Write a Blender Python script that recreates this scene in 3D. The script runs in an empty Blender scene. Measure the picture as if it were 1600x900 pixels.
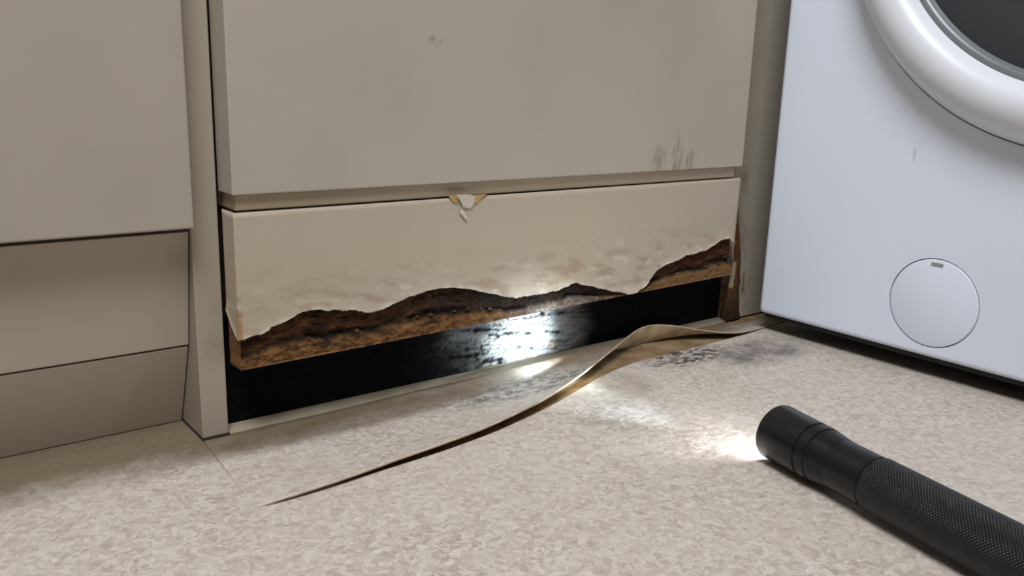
import bpy, bmesh, math, random
from mathutils import Vector, Matrix, noise

# ------------------------------------------------------------------ camera
scene = bpy.context.scene
COL = scene.collection
CAM_H = 0.30
YAW, PITCH, ROLL, FPX = 0.667567, 0.236153, -0.030488, 1345.31
fw = Vector((math.sin(YAW)*math.cos(PITCH), math.cos(YAW)*math.cos(PITCH), -math.sin(PITCH)))
rt0 = Vector((math.cos(YAW), -math.sin(YAW), 0))
dn0 = fw.cross(rt0)
rt = rt0*math.cos(ROLL) + dn0*math.sin(ROLL)
dn = -rt0*math.sin(ROLL) + dn0*math.cos(ROLL)
cam_d = bpy.data.cameras.new('camera')
cam = bpy.data.objects.new('camera', cam_d)
COL.objects.link(cam)
cam_d.sensor_width = 36
cam_d.lens = FPX/1600*36
cam_d.clip_start = 0.01
m3 = Matrix((rt, -dn, -fw)).transposed()
cam.matrix_world = Matrix.Translation((0, 0, CAM_H)) @ m3.to_4x4()
scene.camera = cam

def at(px, py, axis, val):
    """survey helper: real point on the plane axis = val seen at a photo position"""
    d = rt*((px-800)/FPX) + dn*((py-450)/FPX) + fw
    o = Vector((0, 0, CAM_H))
    return o + d*((val-o[axis])/d[axis])

# ------------------------------------------------------------------ light
world = bpy.data.worlds.new('world')
scene.world = world
world.use_nodes = True
bg = world.node_tree.nodes['Background']
bg.inputs[0].default_value = (1.0, 0.93, 0.85, 1)
bg.inputs[1].default_value = 0.07

def area(name, loc, target, size, sizey, power, color):
    l = bpy.data.lights.new(name, 'AREA')
    l.shape = 'RECTANGLE'; l.size = size; l.size_y = sizey
    l.energy = power; l.color = color
    o = bpy.data.objects.new(name, l); COL.objects.link(o)
    o.location = loc
    o.rotation_euler = (Vector(target)-Vector(loc)).to_track_quat('-Z', 'Y').to_euler()
    return o
area('ceiling_light', (-0.25, -0.26, 1.95), (0.45, 0.35, 0.0), 0.9, 0.7, 45, (0.97, 0.98, 1.0))

vs = scene.view_settings
vs.view_transform = 'Standard'; vs.look = 'None'
vs.exposure = 0.0; vs.gamma = 1.0; vs.use_curve_mapping = False

# ------------------------------------------------------------------ helpers
def obj(name, verts, faces, mat, parent=None, smooth=False, uvs=None, cols=None):
    me = bpy.data.meshes.new(name)
    off = Vector(parent['base']) if parent is not None else Vector((0, 0, 0))
    me.from_pydata([Vector(v)-off for v in verts], [], faces)
    me.update()
    if smooth:
        me.polygons.foreach_set('use_smooth', [True]*len(me.polygons))
    if uvs:
        ul = me.uv_layers.new(name='UVMap')
        for lp in me.loops:
            ul.data[lp.index].uv = uvs[lp.vertex_index]
    if cols:
        ca = me.color_attributes.new('pigment', 'FLOAT_COLOR', 'POINT')
        for i, c in enumerate(cols):
            ca.data[i].color = (*c, 1)
    me.materials.append(mat)
    o = bpy.data.objects.new(name, me)
    COL.objects.link(o)
    if parent is not None:
        o.parent = parent
    return o

def thing(name, base, label, cat, group=None):
    o = bpy.data.objects.new(name, None)
    COL.objects.link(o)
    o.empty_display_size = 0.05
    o.location = base
    o['base'] = [0.0, 0.0, 0.0]
    o['base'] = [float(v) for v in base]
    o['label'] = label; o['category'] = cat
    if group: o['group'] = group
    return o

def tag(o, label, cat, group=None):
    o['label'] = label; o['category'] = cat
    if group: o['group'] = group
    return o

def struct(o):
    o['kind'] = 'structure'
    return o

def fix_normals(o):
    bm = bmesh.new(); bm.from_mesh(o.data)
    bmesh.ops.recalc_face_normals(bm, faces=bm.faces)
    bm.to_mesh(o.data); bm.free()
    return o

def box(name, lo, hi, mat, parent=None, bevel=0.0, seg=2):
    x0, y0, z0 = lo; x1, y1, z1 = hi
    v = [(x0,y0,z0),(x1,y0,z0),(x1,y1,z0),(x0,y1,z0),(x0,y0,z1),(x1,y0,z1),(x1,y1,z1),(x0,y1,z1)]
    f = [(0,3,2,1),(4,5,6,7),(0,1,5,4),(1,2,6,5),(2,3,7,6),(3,0,4,7)]
    o = obj(name, v, f, mat, parent)
    if bevel: bevel_all(o, bevel, seg)
    return o

def bevel_all(o, w, seg=2):
    bm = bmesh.new(); bm.from_mesh(o.data)
    bmesh.ops.bevel(bm, geom=bm.edges[:], offset=w, segments=seg, affect='EDGES', profile=0.5)
    bm.to_mesh(o.data); bm.free()
    o.data.polygons.foreach_set('use_smooth', [False]*len(o.data.polygons))

def prism_yz(name, poly, x0, x1, mat, parent=None, bevel=0.0):
    n = len(poly)
    v = [(x0, y, z) for y, z in poly] + [(x1, y, z) for y, z in poly]
    f = [tuple(range(n)), tuple(range(2*n-1, n-1, -1))]
    f += [(i, i+n, (i+1) % n+n, (i+1) % n) for i in range(n)]
    o = fix_normals(obj(name, v, f, mat, parent))
    if bevel: bevel_all(o, bevel)
    return o

def prism_xz(name, poly, y0, y1, mat, parent=None):
    n = len(poly)
    v = [(x, y0, z) for x, z in poly] + [(x, y1, z) for x, z in poly]
    f = [tuple(range(n)), tuple(range(2*n-1, n-1, -1))]
    f += [(i, i+n, (i+1) % n+n, (i+1) % n) for i in range(n)]
    return fix_normals(obj(name, v, f, mat, parent))

def lathe(name, prof, origin, axis, mat, parent=None, seg=96, smooth_angle=35, uv=False):
    """prof: list of (t, r) along axis from origin"""
    a = Vector(axis).normalized()
    u = a.orthogonal().normalized(); w = a.cross(u)
    verts, faces, uvs = [], [], []
    idx = []
    L = 0
    for k, (t, r) in enumerate(prof):
        if k: L += math.hypot(t-prof[k-1][0], r-prof[k-1][1])
        if r < 1e-7:
            idx.append([len(verts)]*seg); verts.append(Vector(origin)+a*t); uvs.append((0, L))
        else:
            row = []
            for s in range(seg):
                th = 2*math.pi*s/seg
                row.append(len(verts))
                verts.append(Vector(origin)+a*t+(u*math.cos(th)+w*math.sin(th))*r)
                uvs.append((s/seg, L))
            idx.append(row)
    for k in range(len(prof)-1):
        for s in range(seg):
            q = [idx[k][s], idx[k][(s+1) % seg], idx[k+1][(s+1) % seg], idx[k+1][s]]
            q2 = []
            for i in q:
                if i not in q2: q2.append(i)
            if len(q2) > 2: faces.append(tuple(q2))
    o = fix_normals(obj(name, verts, faces, mat, parent, smooth=True))
    o.data.set_sharp_from_angle(angle=math.radians(smooth_angle))
    return o

def fbm(x, y, z=0.0, oct=4):
    s, a, t = 0, 1, 0
    for i in range(oct):
        s += a*noise.noise(Vector((x, y, z))); t += a
        a *= .5; x *= 2.03; y *= 2.03; z *= 2.03
    return s/t

def lerp(a, b, t): return a+(b-a)*t
def mixc(a, b, t):
    t = max(0, min(1, t)); return tuple(lerp(p, q, t) for p, q in zip(a, b))
def sstep(a, b, x):
    t = max(0, min(1, (x-a)/(b-a))) if a != b else float(x > a)
    return t*t*(3-2*t)
def interp(pts, x):
    if x <= pts[0][0]: return pts[0][1]
    for (a, b), (c, d) in zip(pts, pts[1:]):
        if x <= c: return b+(d-b)*(x-a)/(c-a)
    return pts[-1][1]

# ------------------------------------------------------------------ materials
class NT:
    def __init__(self, name):
        self.m = bpy.data.materials.new(name); self.m.use_nodes = True
        self.t = self.m.node_tree; self.b = self.t.nodes['Principled BSDF']
        self.pos = None
    def n(self, typ, **kw):
        nd = self.t.nodes.new(typ)
        for k, v in kw.items(): setattr(nd, k, v)
        return nd
    def l(self, a, b): self.t.links.new(a, b)
    def coords(self, base=(0, 0, 0), scale=(1, 1, 1)):
        if self.pos is None:
            tc = self.n('ShaderNodeTexCoord'); ad = self.n('ShaderNodeVectorMath', operation='ADD')
            self.l(tc.outputs['Object'], ad.inputs[0]); ad.inputs[1].default_value = base
            self.pos = ad.outputs[0]
        if scale == (1, 1, 1): return self.pos
        mu = self.n('ShaderNodeVectorMath', operation='MULTIPLY')
        self.l(self.pos, mu.inputs[0]); mu.inputs[1].default_value = scale
        return mu.outputs[0]
    def noise(self, vec, scale, detail=4, rough=.55, dist=0):
        nd = self.n('ShaderNodeTexNoise')
        self.l(vec, nd.inputs['Vector'])
        nd.inputs['Scale'].default_value = scale; nd.inputs['Detail'].default_value = detail
        nd.inputs['Roughness'].default_value = rough; nd.inputs['Distortion'].default_value = dist
        return nd.outputs['Fac']
    def ramp(self, fac, stops, interp='LINEAR'):
        r = self.n('ShaderNodeValToRGB'); r.color_ramp.interpolation = interp
        el = r.color_ramp.elements
        while len(el) < len(stops): el.new(0.5)
        for e, (p, c) in zip(el, stops):
            e.position = p
            e.color = (*c, 1) if isinstance(c, tuple) else (c, c, c, 1)
        self.l(fac, r.inputs[0]); return r.outputs[0]
    def math(self, op, a, b=None, clamp=False):
        nd = self.n('ShaderNodeMath', operation=op); nd.use_clamp = clamp
        for i, v in enumerate((a, b)):
            if v is None: continue
            if isinstance(v, (int, float)): nd.inputs[i].default_value = v
            else: self.l(v, nd.inputs[i])
        return nd.outputs[0]
    def mix(self, fac, a, b, blend='MIX'):
        nd = self.n('ShaderNodeMix', data_type='RGBA', blend_type=blend)
        for s, v in ((0, fac), (6, a), (7, b)):
            if isinstance(v, (int, float)): nd.inputs[s].default_value = v
            elif isinstance(v, tuple): nd.inputs[s].default_value = (*v, 1)
            else: self.l(v, nd.inputs[s])
        return nd.outputs[2]
    def blob(self, c, r, nz=None, amt=1.0, soft=1.0):
        """soft ellipsoid mask around a point (r = radii), broken up by noise"""
        sb = self.n('ShaderNodeVectorMath', operation='SUBTRACT'); self.l(self.coords(), sb.inputs[0]); sb.inputs[1].default_value = c
        dv = self.n('ShaderNodeVectorMath', operation='DIVIDE'); self.l(sb.outputs[0], dv.inputs[0]); dv.inputs[1].default_value = r
        ln = self.n('ShaderNodeVectorMath', operation='LENGTH'); self.l(dv.outputs[0], ln.inputs[0])
        f = self.math('SUBTRACT', 1.0, ln.outputs['Value'], True)
        f = self.math('MULTIPLY', f, soft, True)
        if nz is not None: f = self.math('MULTIPLY', f, nz, True)
        return self.math('MULTIPLY', f, amt, True)
    def bump(self, h, strength=.3, dist=.001):
        bp = self.n('ShaderNodeBump'); bp.inputs['Strength'].default_value = strength; bp.inputs['Distance'].default_value = dist
        self.l(h, bp.inputs['Height']); self.l(bp.outputs[0], self.b.inputs['Normal'])
    def out(self, col, rough=.5, spec=.5, metal=0.0):
        if isinstance(col, tuple): self.b.inputs['Base Color'].default_value = (*col, 1)
        else: self.l(col, self.b.inputs['Base Color'])
        if isinstance(rough, (int, float)): self.b.inputs['Roughness'].default_value = rough
        else: self.l(rough, self.b.inputs['Roughness'])
        self.b.inputs['Specular IOR Level'].default_value = spec
        self.b.inputs['Metallic'].default_value = metal
        return self.m

PAINT = (0.60, 0.545, 0.46)
def paint_mat(name, col=PAINT, base=(0, 0, 0), blobs=(), rough=.42):
    t = NT(name); p = t.coords(base)
    a = t.noise(p, 7, 3); b = t.noise(p, 60, 4)
    c = t.mix(t.ramp(a, [(.3, 0.0), (.75, 1.0)]), tuple(v*.94 for v in col), tuple(min(1, v*1.05) for v in col))
    c = t.mix(t.math('MULTIPLY', t.ramp(b, [(.55, 0.0), (.8, 1.0)]), .12), c, (.40, .33, .25))
    for (ctr, rad, colr, amt, stretch) in blobs:
        nz = t.ramp(t.noise(t.coords(base, stretch), 1, 4, .65), [(.42, 0.0), (.62, 1.0)])
        c = t.mix(t.blob(ctr, rad, nz, amt, 2.0), c, colr)
    t.bump(t.noise(p, 900, 2), .03, .0003)
    return t.out(c, rough, .4)

def attr_mat(name, rough=.8, bump_scale=700, bump_s=.5, spec=.25):
    t = NT(name)
    a = t.n('ShaderNodeAttribute'); a.attribute_name = 'pigment'
    p = t.coords()
    nz = t.noise(p, 520, 5, .7)
    c = t.mix(1.0, a.outputs['Color'], t.ramp(nz, [(.25, .45), (.5, .95), (.8, 1.5)]), 'MULTIPLY')
    t.bump(t.noise(p, bump_scale, 5, .7), bump_s, .002)
    return t.out(c, rough, spec)

def lino_mat(name, base=(0, 0, 0)):
    t = NT(name); p = t.coords(base)
    # warped coordinates for curled chips
    w = t.n('ShaderNodeTexNoise'); t.l(p, w.inputs['Vector']); w.inputs['Scale'].default_value = 85; w.inputs['Detail'].default_value = 3
    ws = t.n('ShaderNodeVectorMath', operation='SUBTRACT'); t.l(w.outputs['Color'], ws.inputs[0]); ws.inputs[1].default_value = (.5, .5, .5)
    wm = t.n('ShaderNodeVectorMath', operation='SCALE'); t.l(ws.outputs[0], wm.inputs[0]); wm.inputs['Scale'].default_value = .013
    wa = t.n('ShaderNodeVectorMath', operation='ADD'); t.l(p, wa.inputs[0]); t.l(wm.outputs[0], wa.inputs[1])
    v = t.n('ShaderNodeTexVoronoi'); t.l(wa.outputs[0], v.inputs['Vector']); v.inputs['Scale'].default_value = 230
    sep = t.n('ShaderNodeSeparateColor'); t.l(v.outputs['Color'], sep.inputs[0])
    n1 = t.noise(wa.outputs[0], 200, 5, .62, 1.0)
    chips = t.math('ADD', t.math('MULTIPLY', sep.outputs[0], .38), t.math('MULTIPLY', n1, .62))
    c = t.ramp(chips, [(.26, (.385, .325, .275)), (.38, (.47, .41, .36)), (.50, (.53, .475, .425)), (.62, (.575, .525, .475)), (.75, (.64, .595, .55))])
    # fine dark veins
    n2 = t.noise(wa.outputs[0], 260, 4, .7, 2.0)
    vein = t.ramp(n2, [(.31, 1.0), (.43, 0.0)])
    c = t.mix(t.math('MULTIPLY', vein, .50), c, (.23, .175, .135))
    ve = t.n('ShaderNodeTexVoronoi', feature='DISTANCE_TO_EDGE'); t.l(wa.outputs[0], ve.inputs['Vector']); ve.inputs['Scale'].default_value = 230
    rim = t.math('MULTIPLY', t.ramp(ve.outputs['Distance'], [(.0, 1.0), (.09, 0.0)]), t.ramp(t.noise(p, 110, 3), [(.46, 0.0), (.62, 1.0)]))
    c = t.mix(t.math('MULTIPLY', rim, .55), c, (.27, .21, .165))
    n4 = t.noise(wa.outputs[0], 340, 4, .7, 1.5)
    c = t.mix(t.math('MULTIPLY', t.ramp(n4, [(.60, 0.0), (.70, 1.0)]), .6), c, (.74, .70, .66))
    n3 = t.noise(p, 9, 3)
    c = t.mix(t.math('MULTIPLY', t.ramp(n3, [(.35, 0.0), (.7, 1.0)]), .35), c, (.56, .50, .435))
    # grime with painted-in shade along the foot of the cabinets (y ~ .60 - .73)
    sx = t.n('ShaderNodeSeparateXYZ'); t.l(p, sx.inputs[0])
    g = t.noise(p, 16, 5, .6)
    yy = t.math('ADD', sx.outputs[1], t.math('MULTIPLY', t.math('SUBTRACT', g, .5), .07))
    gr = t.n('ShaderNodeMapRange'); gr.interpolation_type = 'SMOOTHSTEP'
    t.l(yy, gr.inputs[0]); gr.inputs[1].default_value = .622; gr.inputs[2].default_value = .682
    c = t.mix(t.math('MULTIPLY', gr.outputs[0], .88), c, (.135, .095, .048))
    # damp mould and water marks
    mz = t.ramp(t.noise(t.coords(base, (1, 1.9, 1)), 75, 6, .75, .6), [(.44, 0.0), (.56, 1.0)])
    sz = t.ramp(t.noise(p, 22, 5, .7), [(.34, 0.0), (.6, 1.0)])
    def spot(px, py, rx, ry, col, amt, nz):
        nonlocal c
        q = at(px, py, 2, 0)
        c = t.mix(t.blob((q.x, q.y, 0), (rx, ry, .09), nz, amt, 2.2), c, col)
    spot(1075, 556, .075, .032, (.035, .032, .03), .95, mz)
    spot(1010, 548, .05, .02, (.05, .045, .035), .7, mz)
    spot(1190, 548, .095, .045, (.13, .12, .115), .85, sz)
    spot(950, 605, .06, .055, (.23, .18, .11), .6, sz)
    spot(980, 650, .06, .06, (.22, .20, .17), .5, mz)
    spot(1120, 690, .05, .05, (.22, .17, .12), .5, mz)
    spot(830, 605, .13, .030, (.13, .15, .14), .9, mz)
    sm = t.ramp(t.noise(p, 14, 3, .5), [(.25, .35), (.65, 1.0)])
    spot(560, 655, .20, .026, (.125, .088, .042), .85, sm)
    t.bump(t.math('ADD', chips, t.math('MULTIPLY', n2, .4)), .12, .001)
    r = t.ramp(n1, [(.3, .42), (.7, .6)])
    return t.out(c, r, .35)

M = {}
M['dark'] = NT('dark_inside').out((.012, .011, .010), .9, .1)
M['wall'] = NT('wall_plaster').out((.55, .52, .47), .8, .2)
M['lino'] = lino_mat('speckled_linoleum')
def sub_mat():
    t = NT('stained_subfloor'); p = t.coords()
    a = t.noise(p, 25, 6, .65); b = t.noise(p, 160, 4, .7)
    c = t.ramp(a, [(.3, (.10, .065, .032)), (.5, (.24, .165, .085)), (.72, (.36, .27, .165))])
    c = t.mix(t.math('MULTIPLY', t.ramp(b, [(.55, 0.0), (.7, 1.0)]), .5), c, (.06, .045, .03))
    t.bump(b, .4, .002)
    return t.out(c, .8, .2)
M['sub'] = sub_mat()
def wash_mat():
    t = NT('white_enamel'); base = (0.900, .300, 0.0); p = t.coords(base)
    q = at(1429, 242, 0, .900)
    nz = t.ramp(t.noise(t.coords(base, (1, 1, 1)), 260, 4, .7), [(.42, 0.0), (.55, 1.0)])
    c = t.mix(t.ramp(t.noise(p, 5, 3), [(.3, 0.0), (.7, 1.0)]), (.69, .755, .87), (.72, .78, .89))
    c = t.mix(t.blob((q.x, q.y, q.z), (.02, .0022, .009), nz, .45, 2), c, (.25, .24, .24))
    c = t.mix(t.blob((q.x, q.y+.02, q.z+.03), (.02, .06, .04), t.ramp(t.noise(p, 60, 4), [(.5, 0.0), (.7, 1.0)]), .12, 2), c, (.5, .5, .5))
    t.bump(t.noise(p, 700, 2), .02, .0003)
    return t.out(c, .32, .45)
M['enamel'] = wash_mat()
M['ring'] = NT('white_plastic').out((.71, .745, .80), .35, .45)
M['seam'] = NT('grey_seam').out((.10, .105, .12), .6, .3)
M['glassdark'] = NT('dark_glass').out((.03, .036, .042), .12, .6)
M['latch'] = NT('latch_grey').out((.27, .28, .29), .6, .3)
M['rubber'] = NT('black_rubber').out((.02, .02, .02), .7, .3)

# ------------------------------------------------------------------ setting
CUT = [(398,793),(440,782),(500,764),(560,746),(620,728),(700,702),(760,680),(803,662),(855,637),(906,608),(940,588),(985,569),(1040,554),(1100,539),(1150,526),(1190,514),(1215,507),(1245,500)]
def smooth_pts(pts, n):
    """Catmull-Rom through tuples"""
    out = []
    P = [tuple(2*a-b for a, b in zip(pts[0], pts[1]))]+list(pts)+[tuple(2*a-b for a, b in zip(pts[-1], pts[-2]))]
    for i in range(1, len(P)-2):
        for k in range(n):
            t = k/n
            out.append(tuple(.5*((2*P[i][j])+(-P[i-1][j]+P[i+1][j])*t+(2*P[i-1][j]-5*P[i][j]+4*P[i+1][j]-P[i+2][j])*t*t+(-P[i-1][j]+3*P[i][j]-3*P[i+1][j]+P[i+2][j])*t**3) for j in range(len(P[0]))))
    out.append(tuple(pts[-1])); return out
cut3 = [at(x, y, 2, 0) for x, y in smooth_pts(CUT, 6)]
SEAM_T = Vector((.2140, .684, 0))
# front sheet of the floor covering, cut along the slit
poly = [(-1.6, -1.6), (2.2, -1.6), (2.2, cut3[-1].y)] + [(p.x, p.y) for p in reversed(cut3)] + [(SEAM_T.x-.0004, SEAM_T.y), (.2140, .80), (-1.6, .80)]
n = len(poly)
fv = [(x, y, 0) for x, y in poly] + [(x, y, -.0028) for x, y in poly]
ff = [tuple(range(n))] + [(i, i+n, (i+1) % n+n, (i+1) % n) for i in range(n)]
floor = obj('floor', fv, ff, M['lino'])
bm = bmesh.new(); bm.from_mesh(floor.data)
bmesh.ops.triangulate(bm, faces=[f for f in bm.faces if len(f.verts) > 4])
bmesh.ops.recalc_face_normals(bm, faces=bm.faces)
up = sum(f.normal.z for f in bm.faces if abs(f.normal.z) > .9)
if up < 0: bmesh.ops.reverse_faces(bm, faces=bm.faces)
bm.to_mesh(floor.data); bm.free()
struct(floor); floor['label'] = 'speckled beige linoleum floor slit along a curved cut'
floor['base'] = [0.0, 0.0, 0.0]
box('subfloor', (-1.6, -1.6, -.03), (2.2, 1.35, -.0029), M['sub'], floor)
wb = struct(box('wall_back', (-1.6, 1.30, -.03), (2.2, 1.36, 2.4), M['wall']))
wb['label'] = 'plain plaster wall hidden behind the cabinets'

# ------------------------------------------------------------------ left cabinet
LB = (-.15, .98, 0)
lc = thing('kitchen_cabinet', LB, 'sound off-white base cabinet on the left with two sloping plinth panels below its door', 'cabinet')
mL = paint_mat('left_paint', (.375, .335, .27), LB)
mL2 = paint_mat('left_plinth_paint', (.45, .385, .30), LB)
box('carcass', (-.50, .700, .172), (.2125, 1.28, .86), mL, lc)
box('door', (-.50, .6625, .1825), (.2107, .684, .86), mL, lc, .0015)
prism_yz('plinth_panel', [(.6855, .1765), (.7025, .0785), (.7165, .0785), (.6995, .1765)], -.50, .2132, mL2, lc, .0007)
prism_yz('toe_kick', [(.7035, .0770), (.7345, .0005), (.7480, .0005), (.7170, .0770)], -.50, .2132, mL2, lc, .0007)

# upright between the two cabinets
PB = (.2247, .75, 0)
mP = paint_mat('post_paint', (.36, .315, .245), PB, [((.2355, .682, .085), (.02, .03, .05), (.30, .22, .13), .6, (40, 40, 40))])
post = thing('upright_panel', PB, 'narrow off-white upright between the left cabinet and the rotten kickboard', 'panel')
box('panel', (.2140, .6825, .0012), (.2360, 1.25, .86), mP, post, .0010)
box('foot_seal', (.2132, .6815, 0), (.2364, 1.24, .0011), M['rubber'], post)

# ------------------------------------------------------------------ centre cabinet
CB = (.55, .98, 0)
X0, X1 = .2385, .8645
YF = .655
cc = thing('kitchen_cabinet', CB, 'water-damaged off-white base cabinet with open mouldy toe space in the middle', 'cabinet')
q1 = at(680, 65, 1, YF); q2 = at(1030, 250, 1, YF); q3 = at(1058, 244, 1, YF); q4 = at(1080, 252, 1, YF); q5 = at(930, 268, 1, YF)
mC = paint_mat('centre_door_paint', (.415, .372, .305), CB, [
    ((q1.x, YF, q1.z), (.009, .01, .007), (.25, .19, .12), .8, (150, 10, 150)),
    ((q2.x, YF, q2.z), (.014, .01, .018), (.22, .165, .11), .9, (160, 10, 45)),
    ((q3.x, YF, q3.z), (.012, .01, .028), (.23, .18, .13), .9, (190, 10, 35)),
    ((q4.x, YF, q4.z), (.012, .01, .018), (.22, .17, .12), .9, (190, 10, 50)),
    ((q5.x, YF, q5.z), (.016, .01, .006), (.40, .31, .21), .7, (90, 10, 90))])
mCar = NT('dark_carcass').out((.035, .024, .015), .8, .15)  # shade of the gap beside the door put into the carcass colour
mR = paint_mat('rail_paint', (.44, .35, .235), CB)
box('carcass', (.2366, .7010, .1000), (.8700, 1.28, .86), mCar, cc)
box('door', (X0, YF, .2070), (.8665, .687, .86), mC, cc, .0012)
box('rail', (.2425, .6605, .1938), (.8590, .7005, .2068), mR, cc, .001)

# mouldy toe board at the back of the toe space, deep shade painted in
def toe_board():
    nx, nz = 560, 64
    xa, xb, za, zb = .2366, .896, -.0028, .0995
    v, c, f = [], [], []
    for j in range(nz+1):
        for i in range(nx+1):
            x = lerp(xa, xb, i/nx); z = lerp(za, zb, j/nz)
            h = fbm(x*38, z*120, 1.3, 5)
            y = .6950-.0012*h
            streak = fbm(x*22+7, z*150+x*14, 4.1, 5)
            fine = fbm(x*160, z*230, 9.2, 4)
            pale = sstep(.445, .55, x+.05*fbm(x*20, z*40, 2, 3))*(1-sstep(.615, .675, x+.03*fbm(x*30, z*30, 5, 3)))  # remnant pale patch placed where the beam lands
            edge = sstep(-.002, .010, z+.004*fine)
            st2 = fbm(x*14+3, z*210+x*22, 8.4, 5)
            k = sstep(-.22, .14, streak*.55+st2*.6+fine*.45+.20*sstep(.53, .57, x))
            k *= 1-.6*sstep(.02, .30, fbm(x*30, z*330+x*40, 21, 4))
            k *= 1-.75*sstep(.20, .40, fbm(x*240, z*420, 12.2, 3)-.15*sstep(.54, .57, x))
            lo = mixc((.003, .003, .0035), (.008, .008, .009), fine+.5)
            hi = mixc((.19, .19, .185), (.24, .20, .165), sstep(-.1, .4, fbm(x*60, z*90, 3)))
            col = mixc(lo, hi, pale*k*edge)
            v.append((x, y, z)); c.append(col)
    w = nx+1
    for j in range(nz):
        for i in range(nx):
            f.append((j*w+i, j*w+i+1, (j+1)*w+i+1, (j+1)*w+i))
    # thickness: back sheet and rim
    b0 = len(v)
    for (x, z) in ((xa, za), (xb, za), (xb, zb), (xa, zb)):
        v.append((x, .7005, z)); c.append((.02, .02, .02))
    f.append((b0+3, b0+2, b0+1, b0))
    f.append(tuple([b0, b0+1]+[i for i in range(nx, -1, -1)]))
    f.append(tuple([b0+2, b0+3]+[nz*w+i for i in range(0, nx+1)]))
    f.append(tuple([b0+3, b0]+[j*w for j in range(0, nz+1)]))
    f.append(tuple([b0+1, b0+2]+[j*w+nx for j in range(nz, -1, -1)]))
    o = obj('toe_board', v, f, attr_mat('mould_shade_board', .9, 500, .5, .06), cc, cols=c)
    o['label'] = 'toe board blackened with mould and painted-in shade'
    return o
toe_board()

# ------------------------------------------------------------------ rotten kickboard
KB = (.55, .667, .066)
kick = thing('kickboard', KB, 'swollen kickboard with torn white facing and rotten brown chipboard showing below', 'kickboard')
TEAR = [(374,533),(384,529),(394,526),(408,522),(420,518),(423,512),(436,506),(449,501),(460,495),(464,491),(475,487),(486,485),(498,484),(510,486),(523,484),(536,486),(546,484),(556,485),(568,488),(580,489),(596,484),(608,479),(620,473),(640,464),(652,460),(664,456),(675,453),(686,451),(700,450),(714,450),(728,452),(740,453),(752,456),(772,460),(790,464),(806,466),(816,463),(827,462),(838,461),(854,458),(863,455),(872,454),(878,450),(884,449),(892,444),(900,442),(907,445),(915,446),(929,449),(940,452),(954,455),(973,458),(980,461),(986,463),(993,459),(1000,453),(1007,449),(1013,443),(1016,436),(1021,429),(1027,422),(1040,414),(1048,411),(1058,407),(1065,404),(1071,399),(1080,398),(1091,394),(1104,391),(1110,386),(1116,383),(1123,377),(1131,374),(1140,373),(1146,379),(1150,384)]
tear_x = []
for (px, py) in TEAR:
    q = at(px, py, 1, YF); tear_x.append((q.x, q.z))
tear_x[0] = (X0, tear_x[0][1])
q = at(381, 579, 1, YF); r_ = at(1100, 438, 1, YF)
def zbot(x): return q.z+(r_.z-q.z)*(x-q.x)/(r_.x-q.x)
ZT = .1935
def tear(x):
    z = interp(tear_x, x)
    z += .0011*fbm(x*420, 3.3, 0, 3)+.0009*fbm(x*140, 1.3, 0, 2)
    return max(z, zbot(x)+.0004)
# plan path: left end (depth) then front
SIDE_D = .0255
path = []   # (x, y, nx, ny, xfront)
ns = 14
for i in range(ns):
    t = i/ns
    path.append((X0, YF+SIDE_D*(1-t), -1, 0))
for k in range(4):
    a = math.pi/2*(k+.5)/4; rr = .0016
    path.append((X0+rr-rr*math.cos(a), YF+rr-rr*math.sin(a), -math.cos(a), -math.sin(a)))
nf = 620
for i in range(nf+1):
    path.append((lerp(X0+.0018, X1, i/nf), YF, 0, -1))
side_tear = [(0, .0885), (.006, .0925), (.013, .0975), (.019, .104), (.0255, .110)]
def tear_at(p):
    x, y, nx, ny = p
    if nx < -.99: return interp(side_tear, y-YF)+.001*fbm(y*500, 8, 0, 2)
    return tear(x)
def swell(x, z):
    # soaked board bulges towards its lower edge
    s = sstep(.17, .075, z)
    return .0012*fbm(x*9, z*14, 3, 3)*(.3+s)+.0010*s*fbm(x*28, z*60, 6, 4)

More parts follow.
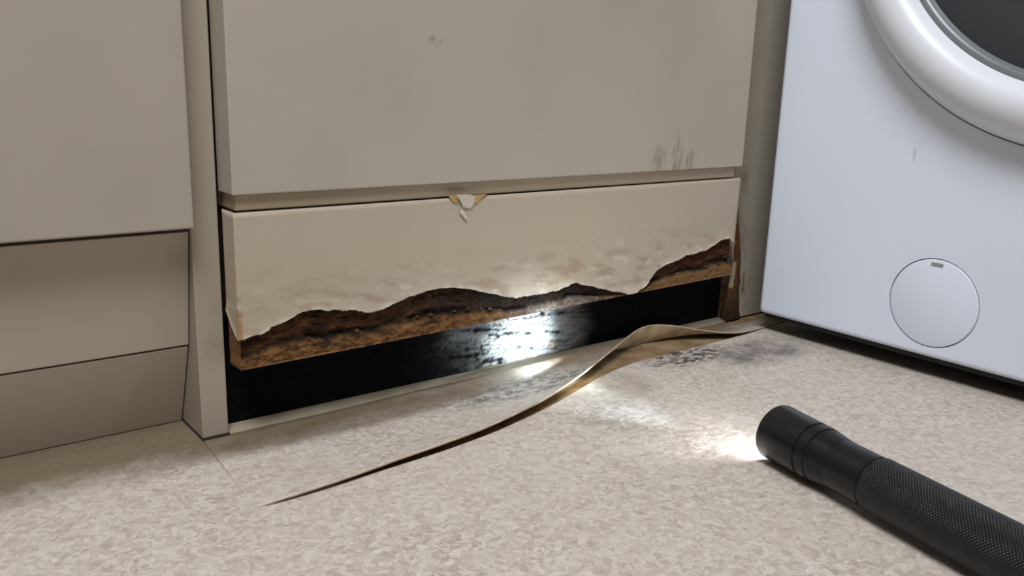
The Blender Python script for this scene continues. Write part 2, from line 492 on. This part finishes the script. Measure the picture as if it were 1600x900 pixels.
def facing():
    nz = 34
    v, c, f = [], [], []
    pc = (.435, .37, .285)
    for p in path:
        x, y, nx, ny = p
        zt = tear_at(p); front = ny < -.9
        zt = min(zt, ZT-.01)
        # top edge nibbled where flakes came off
        for j in range(nz+1):
            t = j/nz
            # denser rows near the tear
            tt = 1-(1-t)**1.6
            z = lerp(ZT, zt, tt)
            dz = z-zt
            lip = math.exp(-dz/.0035)
            out = swell(x, z) if front else 0
            out += lip*(.0012+.0009*fbm(x*130, 5, 0, 3))
            if j == nz: out -= .0012
            v.append((x+nx*out, y+ny*out, z))
            # pigment: off-white, yellowed and stained towards the torn edge
            col = pc
            st = sstep(.155, .10, z)
            a = fbm(x*26, z*120+x*8, 2.7, 4)
            col = mixc(col, (.33, .245, .175), st*sstep(.0, .25, a)*.9)
            b = fbm(x*40+4, z*160+x*10, 7.7, 4)
            col = mixc(col, (.62, .57, .49), st*sstep(.18, .42, b)*.7)
            col = mixc(col, (.44, .355, .24), .35*sstep(.0, .4, fbm(x*6, z*12, 1, 3)))
            lipc = math.exp(-dz/.0022)
            col = mixc(col, (.66, .60, .51), lipc*sstep(-.2, .25, fbm(x*60, 2, 5, 2)))
            col = mixc(col, (.22, .12, .05), math.exp(-dz/.0009)*sstep(0, .3, fbm(x*90, 7, 5, 2))*.9)
            # worn arris at the left corner
            if abs(x-X0) < .0035 and y < YF+.0035:
                wv = fbm(z*260, 3, 1, 3)+.9*sstep(.15, .095, z)-.45
                col = mixc(col, (.33, .17, .07), sstep(0, .35, wv)*.85)
            # damp tint along the top edge
            if front:
                col = mixc(col, (.42, .31, .18), sstep(ZT-.007, ZT, z)*.30*sstep(-.1, .3, fbm(x*30, 1, 1, 2)))
            if x > X1-.006:
                col = mixc(col, (.30, .20, .10), sstep(X1-.006, X1, x)*sstep(.18, .11, z))
            v_ = col; c.append(v_)
    w = nz+1
    for i in range(len(path)-1):
        for j in range(nz):
            f.append((i*w+j, i*w+j+1, (i+1)*w+j+1, (i+1)*w+j))
    m = NT('torn_facing'); a = m.n('ShaderNodeAttribute'); a.attribute_name = 'pigment'
    p_ = m.coords()
    m.bump(m.math('ADD', m.noise(p_, 55, 4, .6), m.math('MULTIPLY', m.noise(p_, 260, 3), .25)), .16, .003)
    mat = m.out(a.outputs['Color'], .5, .35)
    o = obj('facing', v, f, mat, kick, smooth=True, cols=c)
    # make sure normals look outwards
    bm = bmesh.new(); bm.from_mesh(o.data); bm.faces.ensure_lookup_table()
    fc = bm.faces[len(bm.faces)//2]
    if fc.normal.y > 0: bmesh.ops.reverse_faces(bm, faces=bm.faces)
    bm.to_mesh(o.data); bm.free()
    s = o.modifiers.new('thickness', 'SOLIDIFY'); s.thickness = .0013; s.offset = -1
    o['label'] = 'torn off-white facing peeling from the board'
    return o
facing()

def core():
    nz = 46
    v, c, f = [], [], []
    for p in path:
        x, y, nx, ny = p
        front = ny < -.9
        zt = tear_at(p); zb = zbot(x)+.0005*fbm(x*300, 1, 2, 3)
        H = max(zt-zb, .0005)
        amp = min(1, H/.012)
        v.append((max(x, X0+.004), YF+SIDE_D-.001, ZT-.001)); c.append((.3, .2, .1))
        for j in range(nz+1):
            t = j/nz          # 0 at board bottom, up past the tear
            if t < .86: z = lerp(zb, zt, t/.86); u = t/.86
            else: z = lerp(zt, ZT-.001, (t-.86)/.14); u = 1
            split = .42+.16*fbm(x*24, 0, 4, 3)+.07*fbm(x*120, 2, 4, 2)
            n1 = fbm(x*95, z*190, 2, 4); n2 = fbm(x*260, z*320, 6, 3)
            crack = math.exp(-((u-split)/.085)**2)*sstep(-.45, .1, fbm(x*17, 9, 0, 2))
            upper = sstep(split-.05, split+.12, u)
            d = .0016+amp*(upper*.0042+crack*.0055+.0036*n1*(0.6+upper)+.0016*n2)
            d += amp*upper*.002*math.exp(-max(0, zt-z)/.004)
            if not front: d = .0012+.0008*n1
            d = max(.0008, d)
            if t >= .86: d = max(d, .0022)
            if j == 0: d = max(.0008, .0010+.0006*n2)
            v.append((x-nx*d, y-ny*d, z))
            led = mixc((.06, .026, .011), (.225, .108, .038), sstep(-.45, .25, n1+.4*n2))
            up_ = mixc((.035, .015, .007), (.13, .056, .021), sstep(-.4, .4, n1))
            n3 = fbm(x*46, z*150, 17, 4)
            up_ = mixc(up_, (.19, .085, .032), sstep(.08, .35, n3)*.7)
            up_ = mixc(up_, (.012, .007, .005), sstep(-.08, -.3, n3)*.8)
            led = mixc(led, (.03, .015, .008), sstep(-.12, -.34, n3)*.85)
            led = mixc(led, (.30, .16, .06), sstep(.15, .4, n3)*.6)
            # blackened middle stretch, redder towards the right end
            mid = sstep(.36, .46, x)*(1-sstep(.70, .74, x))
            up_ = mixc(up_, (.035, .026, .02), mid*.8)
            ms = sstep(.48, .56, x)*(1-sstep(.63, .67, x))
            led = mixc(led, (.21, .19, .165), ms*(.6+.8*n1))
            right = sstep(.70, .74, x)
            led = mixc(led, (.20, .105, .042), right)
            up_ = mixc(up_, (.08, .03, .013), right)
            col = mixc(led, up_, upper)
            col = mixc(col, (.008, .005, .004), min(1, crack*1.1))
            col = mixc(col, (.03, .018, .012), sstep(.15, .7, n2+.25*mid)*.7)
            if not front: col = mixc((.17, .075, .03), (.27, .13, .055), n1+.5)
            c.append(col)
        # underside
        v.append((max(x, X0+.004), YF+SIDE_D-.001, zb+.0005)); c.append((.10, .05, .02))
    w = nz+3
    order = [0]+[1+nz-j for j in range(nz+1)]+[nz+2]
    for i in range(len(path)-1):
        for k in range(len(order)-1):
            a, b = order[k], order[k+1]
            f.append((i*w+a, i*w+b, (i+1)*w+b, (i+1)*w+a))
    # right end and back
    e = (len(path)-1)*w
    f.append(tuple(e+k for k in order))
    f.append((e, 0, nz+2, e+nz+2))
    o = obj('chipboard_core', v, f, attr_mat('rotten_chipboard', .85, 650, .7, .2), kick, cols=c)
    fix_normals(o)
    o['label'] = 'rotten brown chipboard core'
    return o
core()

# crumbs of chipboard along the split, and lifted flakes of facing at the top edge
random.seed(5)
def chunk(name, ctr, s, mat, col, parent, flat=1.0):
    bm = bmesh.new(); bmesh.ops.create_icosphere(bm, subdivisions=2, radius=1)
    vs_ = []
    for vv in bm.verts:
        k = 1+.55*noise.noise(vv.co*1.7+Vector(ctr)*900)
        vs_.append(Vector(ctr)+Vector((vv.co.x*s[0]*k, vv.co.y*s[1]*k, vv.co.z*s[2]*k)))
    fs = [tuple(x.index for x in ff_.verts) for ff_ in bm.faces]
    bm.free()
    return obj(name, vs_, fs, mat, parent, cols=[col]*len(vs_))
mCrumb = attr_mat('crumb', .85, 900, .6, .2)
for i in range(26):
    x = random.choice([random.uniform(.36, .46), random.uniform(.46, .62), random.uniform(.73, .85), random.uniform(.25, .36)])
    zt, zb = tear(x), zbot(x)
    if zt-zb < .008: continue
    u = random.uniform(.22, .46)
    z = zb+(zt-zb)*u
    s = random.uniform(.0008, .0017)
    tone = random.random()
    col = mixc((.05, .023, .010), (.19, .092, .034), tone)
    if .47 < x < .64: col = mixc(col, (.11, .10, .085), .8)
    if x > .72 and tone > .6: col = (.32, .18, .075)
    chunk('crumb', (x, YF+.0034, z), (s*1.5, s*1.1, s), mCrumb, col, kick)

mFlake = paint_mat('flake_paint', (.56, .50, .41))
mGlue = NT('ochre_board').out((.42, .27, .10), .8, .2)
def flake(name, pts, th, mat):
    """small curled chip from photo points on the board's front; th = lift"""
    P = []
    for (px, py, lift) in pts:
        qq = at(px, py, 1, YF); P.append(Vector((qq.x, YF-.0012-lift, qq.z)))
    k = len(P)
    v = P+[p+Vector((0, .0008, 0)) for p in P]
    f = [tuple(range(k)), tuple(range(2*k-1, k-1, -1))]+[(i, i+k, (i+1) % k+k, (i+1) % k) for i in range(k)]
    return fix_normals(obj(name, v, f, mat, kick))
flake('paint_flake', [(709,304,.003),(730,303,.002),(741,306,.001),(739,318,.0005),(733,326,.0003),(722,323,.0006),(716,312,.002)], 0, mFlake)
flake('paint_flake', [(718,326,.0003),(724,331,.0006),(729,343,.0008),(724,341,.0012),(717,332,.0009)], 0, mFlake)
flake('bare_patch', [(700,306,.0),(716,305,.0),(718,314,.0),(711,317,.0),(706,315,.0)], 0, mGlue)
flake('bare_patch', [(738,305,.0),(760,303,.0),(752,309,.0),(744,318,.0),(740,316,.0)], 0, mGlue)

# ------------------------------------------------------------------ filler panel at right with rotten lower corner
FB = (.96, .71, 0)
fil = thing('filler_panel', FB, 'narrow grey-beige filler panel beside the washing machine, its lower corner rotted brown', 'panel')
mF = paint_mat('filler_paint', (.37, .33, .27), FB, [((.925, .69, .06), (.03, .03, .075), (.16, .08, .03), .9, (60, 60, 25)), ((.915, .69, .16), (.016, .03, .06), (.22, .14, .07), .8, (90, 60, 20))])
edge = [(.9060, .10), (.9090, .085), (.9130, .075), (.9150, .062), (.9230, .050), (.9190, .036), (.9270, .022), (.9310, .010), (.9300, 0.0)]
edge = [(x+.0012*noise.noise(Vector((z*500, 1, 1))), z) for x, z in edge]
def filler():
    E_ = [(.872, .86), (.872, .1002), (.9058, .1001)]+edge[1:]
    v = []
    for x, z in E_: v += [(x, .690, z), (1.05, .690, z), (1.05, .7003, z), (x, .7003, z)]
    f = [(0, 1, 2, 3)]
    for i in range(len(E_)-1):
        for k in range(4):
            f.append((4*i+k, 4*i+4+k, 4*i+4+(k+1) % 4, 4*i+(k+1) % 4))
    e = 4*len(E_)-4
    f.append((e+3, e+2, e+1, e))
    fix_normals(obj('panel', v, f, mF, fil))
filler()
def rot():
    # crumbling brown edge standing slightly proud of the filler
    L = [(.9085,.150),(.9095,.135),(.9085,.120),(.9105,.105),(.9100,.092),(.9120,.080),(.9105,.066),(.9085,.050),(.9060,.036),(.9020,.022),(.8990,.010),(.8970,.0)]
    Rr = [(.9105,.150),(.9125,.135),(.9150,.120),(.9175,.105),(.9225,.092),(.9240,.080),(.9250,.066),(.9280,.050),(.9275,.036),(.9310,.022),(.9330,.010),(.9380,.0)]
    n_ = 70; m_ = 9
    v, c, f = [], [], []
    for i in range(n_+1):
        z = .150*(1-i/n_)
        a = interp([(z_, x_) for x_, z_ in reversed(L)], z)+.0012*fbm(z*240, 3, 1, 3)
        b = interp([(z_, x_) for x_, z_ in reversed(Rr)], z)+.0014*fbm(z*240, 8, 1, 3)
        for j in range(m_+1):
            t = j/m_; x = lerp(a, b, t)
            nn = fbm(x*230, z*200, 3, 4)
            y = .6895-.0045*math.sin(math.pi*t)**.6*sstep(.16, .10, z)-.002*nn*math.sin(math.pi*t)
            if j in (0, m_): y = .6905
            v.append((x, y, z))
            col = mixc((.075, .033, .014), (.16, .075, .03), nn+.4)
            col = mixc(col, (.02, .014, .01), sstep(.05, .0, z)*.75)
            if j <= 1 and .045 < z < .078: col = (.36, .30, .21)
            c.append(col)
    w = m_+1
    for i in range(n_):
        for j in range(m_):
            f.append((i*w+j, (i+1)*w+j, (i+1)*w+j+1, i*w+j+1))
    # closed back
    k = len(v)
    for i in range(n_+1):
        v.append((v[i*w][0], .6935, v[i*w][2])); c.append((.05, .03, .02))
        v.append((v[i*w+m_][0], .6935, v[i*w][2])); c.append((.05, .03, .02))
    for i in range(n_):
        f.append((k+2*i, k+2*i+1, k+2*i+3, k+2*i+2))
        f.append((i*w, k+2*i, k+2*i+2, (i+1)*w)); f.append((i*w+m_, (i+1)*w+m_, k+2*i+3, k+2*i+1))
    o = fix_normals(obj('rotten_edge', v, f, attr_mat('rotten_edge_wood', .85, 700, .6, .2), fil, smooth=True, cols=c))
    o['label'] = 'rotten brown crumbling edge'
rot()

# ------------------------------------------------------------------ washing machine
WX = .900
WB = (WX, .300, 0)
wm = thing('washing_machine', WB, 'white front-loading washing machine standing beside the filler panel', 'washing machine')
body = box('body', (WX, -.038, .0242), (1.47, .6365, .86), M['enamel'], wm, .006, 4)
PC = (.4206, .0837); PR = .0482
cut = lathe('cutter', [(-.01, 0), (-.01, PR), (.007, PR), (.007, 0)], (WX, PC[0], PC[1]), (1, 0, 0), M['seam'], None, 128)
bo = body.modifiers.new('recess', 'BOOLEAN'); bo.object = cut; bo.operation = 'DIFFERENCE'; bo.solver = 'EXACT'
cut.location = -Vector((0, 0, 0))
bpy.context.view_layer.update()
dg = bpy.context.evaluated_depsgraph_get()
nm = bpy.data.meshes.new_from_object(body.evaluated_get(dg))
body.modifiers.clear(); body.data = nm; nm.name = 'body'
bpy.data.objects.remove(cut)
for pl in nm.polygons: pl.use_smooth = False
cov = lathe('filter_cover', [(.006, 0), (.006, PR-.0011), (.0008, PR-.0011), (.0002, PR-.0016), (-.0002, PR-.0026), (-.0002, 0)], (WX, PC[0], PC[1]), (1, 0, 0), M['enamel'], wm, 128)
cov['base'] = list(WB)
qa = at(1456, 411, 0, WX-.0003); qb = at(1474, 416, 0, WX-.0003)
lt = box('latch_slot', (WX-.0012, qb.y, qb.z-.0008), (WX+.002, qa.y, qa.z+.0012), M['latch'], cov, .0003)
# the gasket line round the cover
lathe('cover_seam', [(.0058, PR-.0012), (.0030, PR-.0012), (.0030, PR+.0002), (.0058, PR+.0002), (.0058, PR-.0012)], (WX, PC[0], PC[1]), (1, 0, 0), M['seam'], wm, 128)
box('shade_tray', (WX+.006, -.032, .0190), (1.464, .6305, .0245), M['rubber'], wm)  # black tray added under the body to darken the gap below
# door: ring, groove, glass
DC = (WX, .2997, .515)
ring = lathe('door_ring', [(.001, 0.2008), (-.012, 0.2071), (-.026, 0.2120), (-.0335, 0.2179), (-.0375, 0.2262), (-.0375, 0.2350), (-.0345, 0.2448), (-.027, 0.2546), (-.014, 0.2625), (-.004, 0.2659), (.001, 0.2659)], DC, (1, 0, 0), M['ring'], wm, 192, 50)
ring['base'] = list(WB)
lathe('ring_seam', [(-.0003, 0.2656), (-.0015, 0.2666), (-.0015, 0.2676), (.001, 0.2681)], DC, (1, 0, 0), M['seam'], wm, 192)
bez = lathe('glass_bezel', [(-.020, 0.2096), (-.0205, 0.2061), (-.017, 0.2017), (-.010, 0.1998), (.001, 0.1998)], DC, (1, 0, 0), NT('grey_bezel').out((.16, .175, .19), .3, .5), wm, 192, 50)
gl = lathe('door_glass', [(-.0120, .2003), (-.0140, .1860), (-.0080, .1600), (-.0045, .1200), (-.0035, .0)], DC, (1, 0, 0), M['glassdark'], wm, 192, 50)
for (fx, fy) in ((1.03, .585), (1.03, .010), (1.42, .585), (1.42, .010)):
    lathe('foot', [(0, 0), (0, .022), (.004, .022), (.006, .018), (.006, .009), (.0192, .009), (.0192, 0)], (fx, fy, 0), (0, 0, 1), M['rubber'], wm, 32)

# ------------------------------------------------------------------ vinyl edging strip in front of the toe board
mS = NT('cream_vinyl'); pS = mS.coords()
cS = mS.ramp(mS.noise(pS, 30, 5, .6), [(.3, (.24, .20, .135)), (.6, (.33, .29, .21)), (.8, (.40, .36, .28))])
mS.out(cS, .4, .4)
strip = prism_yz('edging_strip', [(.6815, -.0028), (.6815, .0012), (.6830, .0018), (.6938, .0048), (.6938, -.0028)], .2368, .8950, mS.m)
tag(strip, 'smooth cream vinyl edging strip lying along the open toe space', 'floor trim')

# ------------------------------------------------------------------ lifted linoleum flap
LIP = [(398,793,.0),(430,783,.0020),(470,770,.0034),(540,747,.0046),(620,718,.0056),(700,690,.0060),(760,667,.0068),(820,639,.0080),(857,619,.0082),(906,586,.0092),(941,558,.0125),(975,530,.0180),(999,513,.0212),(1022,507,.0225),(1055,508.5,.0190),(1100,515.5,.0110),(1150,519.5,.0055),(1190,512,.0020),(1222,503,.0003)]
lip = smooth_pts(LIP, 14)
def flap():
    K = 40
    v, f = [], []
    N = len(lip)
    for i, (px, py, z) in enumerate(lip):
        F = at(px, py, 2, max(z, 0)+.0002)
        t = i/(N-1)
        # line of attachment near the strip
        bx = F.x+(.2146-lip_x0)*(1-t)**2 if False else F.x+.0094*(1-t)
        by = .6812
        if F.x > .90: by = min(.6812, F.y+.03)
        by = max(by, F.y+.010)
        B = Vector((bx, by, .0004))
        for k in range(K+1):
            s = k/K
            P = B.lerp(F, s)
            curl = sstep(0, 1, max(0, (s-.05)/.95))**1.6
            hinge = s**2.2
            flat = sstep(980, 930, px)
            zz = F.z*lerp(lerp(hinge, curl*.55+.45*s**4, .5), s**4.5, flat)
            # rear ridge shaped to catch the beam, then slack ripples
            zz += (.0020*(1-s)**2+.0052*math.exp(-((s-.10)/.20)**2)*sstep(0, .10, s)*sstep(.40, .52, P.x))*sstep(.32, .42, P.x)*(1-sstep(.70, .80, P.x))
            zz += .0020*sstep(.004, .02, F.z)*math.sin(s*math.pi)*fbm(P.x*16, P.y*9, 2, 2)
            if k == K: zz = F.z
            v.append((P.x, P.y, max(zz, .0002)))
    w = K+1
    for i in range(N-1):
        for k in range(K):
            f.append((i*w+k, i*w+k+1, (i+1)*w+k+1, (i+1)*w+k))
    o = obj('linoleum_flap', v, f, M['lino'], None, smooth=True)
    bm = bmesh.new(); bm.from_mesh(o.data)
    if sum(fc.normal.z for fc in bm.faces) < 0: bmesh.ops.reverse_faces(bm, faces=bm.faces)
    bm.to_mesh(o.data); bm.free()
    edge_m = NT('linoleum_backing'); pe = edge_m.coords()
    edge_m.out(edge_m.ramp(edge_m.noise(pe, 80, 4), [(.3, (.30, .21, .12)), (.7, (.50, .39, .26))]), .8, .2)
    o.data.materials.append(edge_m.m)
    s = o.modifiers.new('thickness', 'SOLIDIFY'); s.thickness = .0014; s.offset = -1
    s.material_offset = 1; s.material_offset_rim = 1
    return o
flapo = flap()
tag(flapo, 'loose tongue of speckled beige linoleum curling up in front of the rotten kickboard', 'linoleum')

# ------------------------------------------------------------------ flashlight
HEAD = Vector((.5886, .3861, .0240)); TAILP = Vector((.5471, .1868, .0225))
ax = (TAILP-HEAD).normalized()        # from lens towards the tail
FLB = (HEAD.x, HEAD.y, 0)
flt = thing('flashlight', FLB, 'switched-on black metal flashlight with knurled barrel lying on the linoleum', 'flashlight')
def anod(name, knurl=False):
    t = NT(name); p = t.coords()
    c = t.ramp(t.noise(p, 300, 4, .7), [(.4, (.006, .006, .007)), (.72, (.010, .010, .011)), (.82, (.03, .03, .032))])
    if knurl:
        # object axes turned so that X runs along the barrel
        uu = ax.orthogonal().normalized(); ww = ax.cross(uu)
        def dotv(vec):
            d = t.n('ShaderNodeVectorMath', operation='DOT_PRODUCT'); t.l(p, d.inputs[0]); d.inputs[1].default_value = vec; return d.outputs['Value']
        # barrel axis offset (object origin is on the floor below the head)
        off = Vector((0, 0, HEAD.z))
        a_ = t.math('SUBTRACT', dotv(ax), off.dot(ax)); u_ = t.math('SUBTRACT', dotv(uu), off.dot(uu)); w_ = t.math('SUBTRACT', dotv(ww), off.dot(ww))
        th = t.math('ARCTAN2', w_, u_)
        s1 = t.math('SINE', t.math('ADD', t.math('MULTIPLY', a_, 2600), t.math('MULTIPLY', th, 44)))
        s2 = t.math('SINE', t.math('SUBTRACT', t.math('MULTIPLY', a_, 2600), t.math('MULTIPLY', th, 44)))
        hgt = t.math('MULTIPLY', t.math('ADD', s1, 1.0), t.math('ADD', s2, 1.0))
        t.bump(hgt, .5, .0005)
        c = t.mix(t.math('MULTIPLY', t.ramp(t.noise(p, 90, 4, .6), [(.5, 0.0), (.75, 1.0)]), t.math('MULTIPLY', hgt, .10)), c, (.10, .10, .105))
        return t.out(c, .36, .35)
    t.bump(t.noise(p, 400, 3), .05, .0003)
    return t.out(c, .30, .35)
mA = anod('black_anodised'); mK = anod('black_knurl', True)
RH = .0236
head = lathe('head', [(.006, .0195), (.0005, .0205), (0, .0222), (.0006, RH-.0004), (.0016, RH), (.040, RH-.0006), (.0405, RH-.0016), (.0425, RH-.0016), (.043, RH-.0006), (.0505, RH-.0010), (.051, RH-.0020), (.0530, RH-.0020), (.0535, RH-.0014), (.060, .0212), (.0675, .0203)], HEAD, ax, mA, flt, 128, 28)
head['base'] = list(FLB)
lens_m = bpy.data.materials.new('lit_lens'); lens_m.use_nodes = True
b_ = lens_m.node_tree.nodes['Principled BSDF']
b_.inputs['Base Color'].default_value = (.8, .85, .9, 1); b_.inputs['Roughness'].default_value = .1
b_.inputs['Emission Color'].default_value = (.93, .97, 1, 1); b_.inputs['Emission Strength'].default_value = 30
lathe('lens', [(.0055, 0), (.0055, .0198)], HEAD, ax, lens_m, flt, 64)
lathe('neck', [(.0650, .0195), (.0655, .0201), (.100, .0201), (.1005, .0194), (.103, .0194)], HEAD, ax, mA, flt, 128, 28)
lathe('grip', [(.1025, .0194), (.103, .0206), (.104, .0209), (.260, .0209), (.262, .0203)], HEAD, ax, mK, flt, 128, 28)
lathe('tail_cap', [(.2615, .0200), (.262, .0208), (.285, .0208), (.288, .0200), (.288, 0)], HEAD, ax, mA, flt, 96, 28)

# its beam
def spot(name, loc, target, power, angle, blend, color, r):
    l = bpy.data.lights.new(name, 'SPOT'); l.energy = power; l.spot_size = math.radians(angle); l.spot_blend = blend
    l.color = color; l.shadow_soft_size = r
    o = bpy.data.objects.new(name, l); COL.objects.link(o)
    o.location = loc; o.rotation_euler = (Vector(target)-Vector(loc)).to_track_quat('-Z', 'Y').to_euler()
lamp = HEAD-ax*.003+Vector((0, 0, .014))
spot('flashlight_beam', lamp, (.560, .70, .027), 50, 21, 1.0, (.74, .90, 1.0), .006)
spot('flashlight_halo', lamp, (.535, .70, .024), 4.5, 42, 1.0, (.72, .89, 1.0), .006)
spot('flashlight_spill', lamp, (.50, .70, .02), .25, 120, .8, (.90, .95, 1.0), .008)
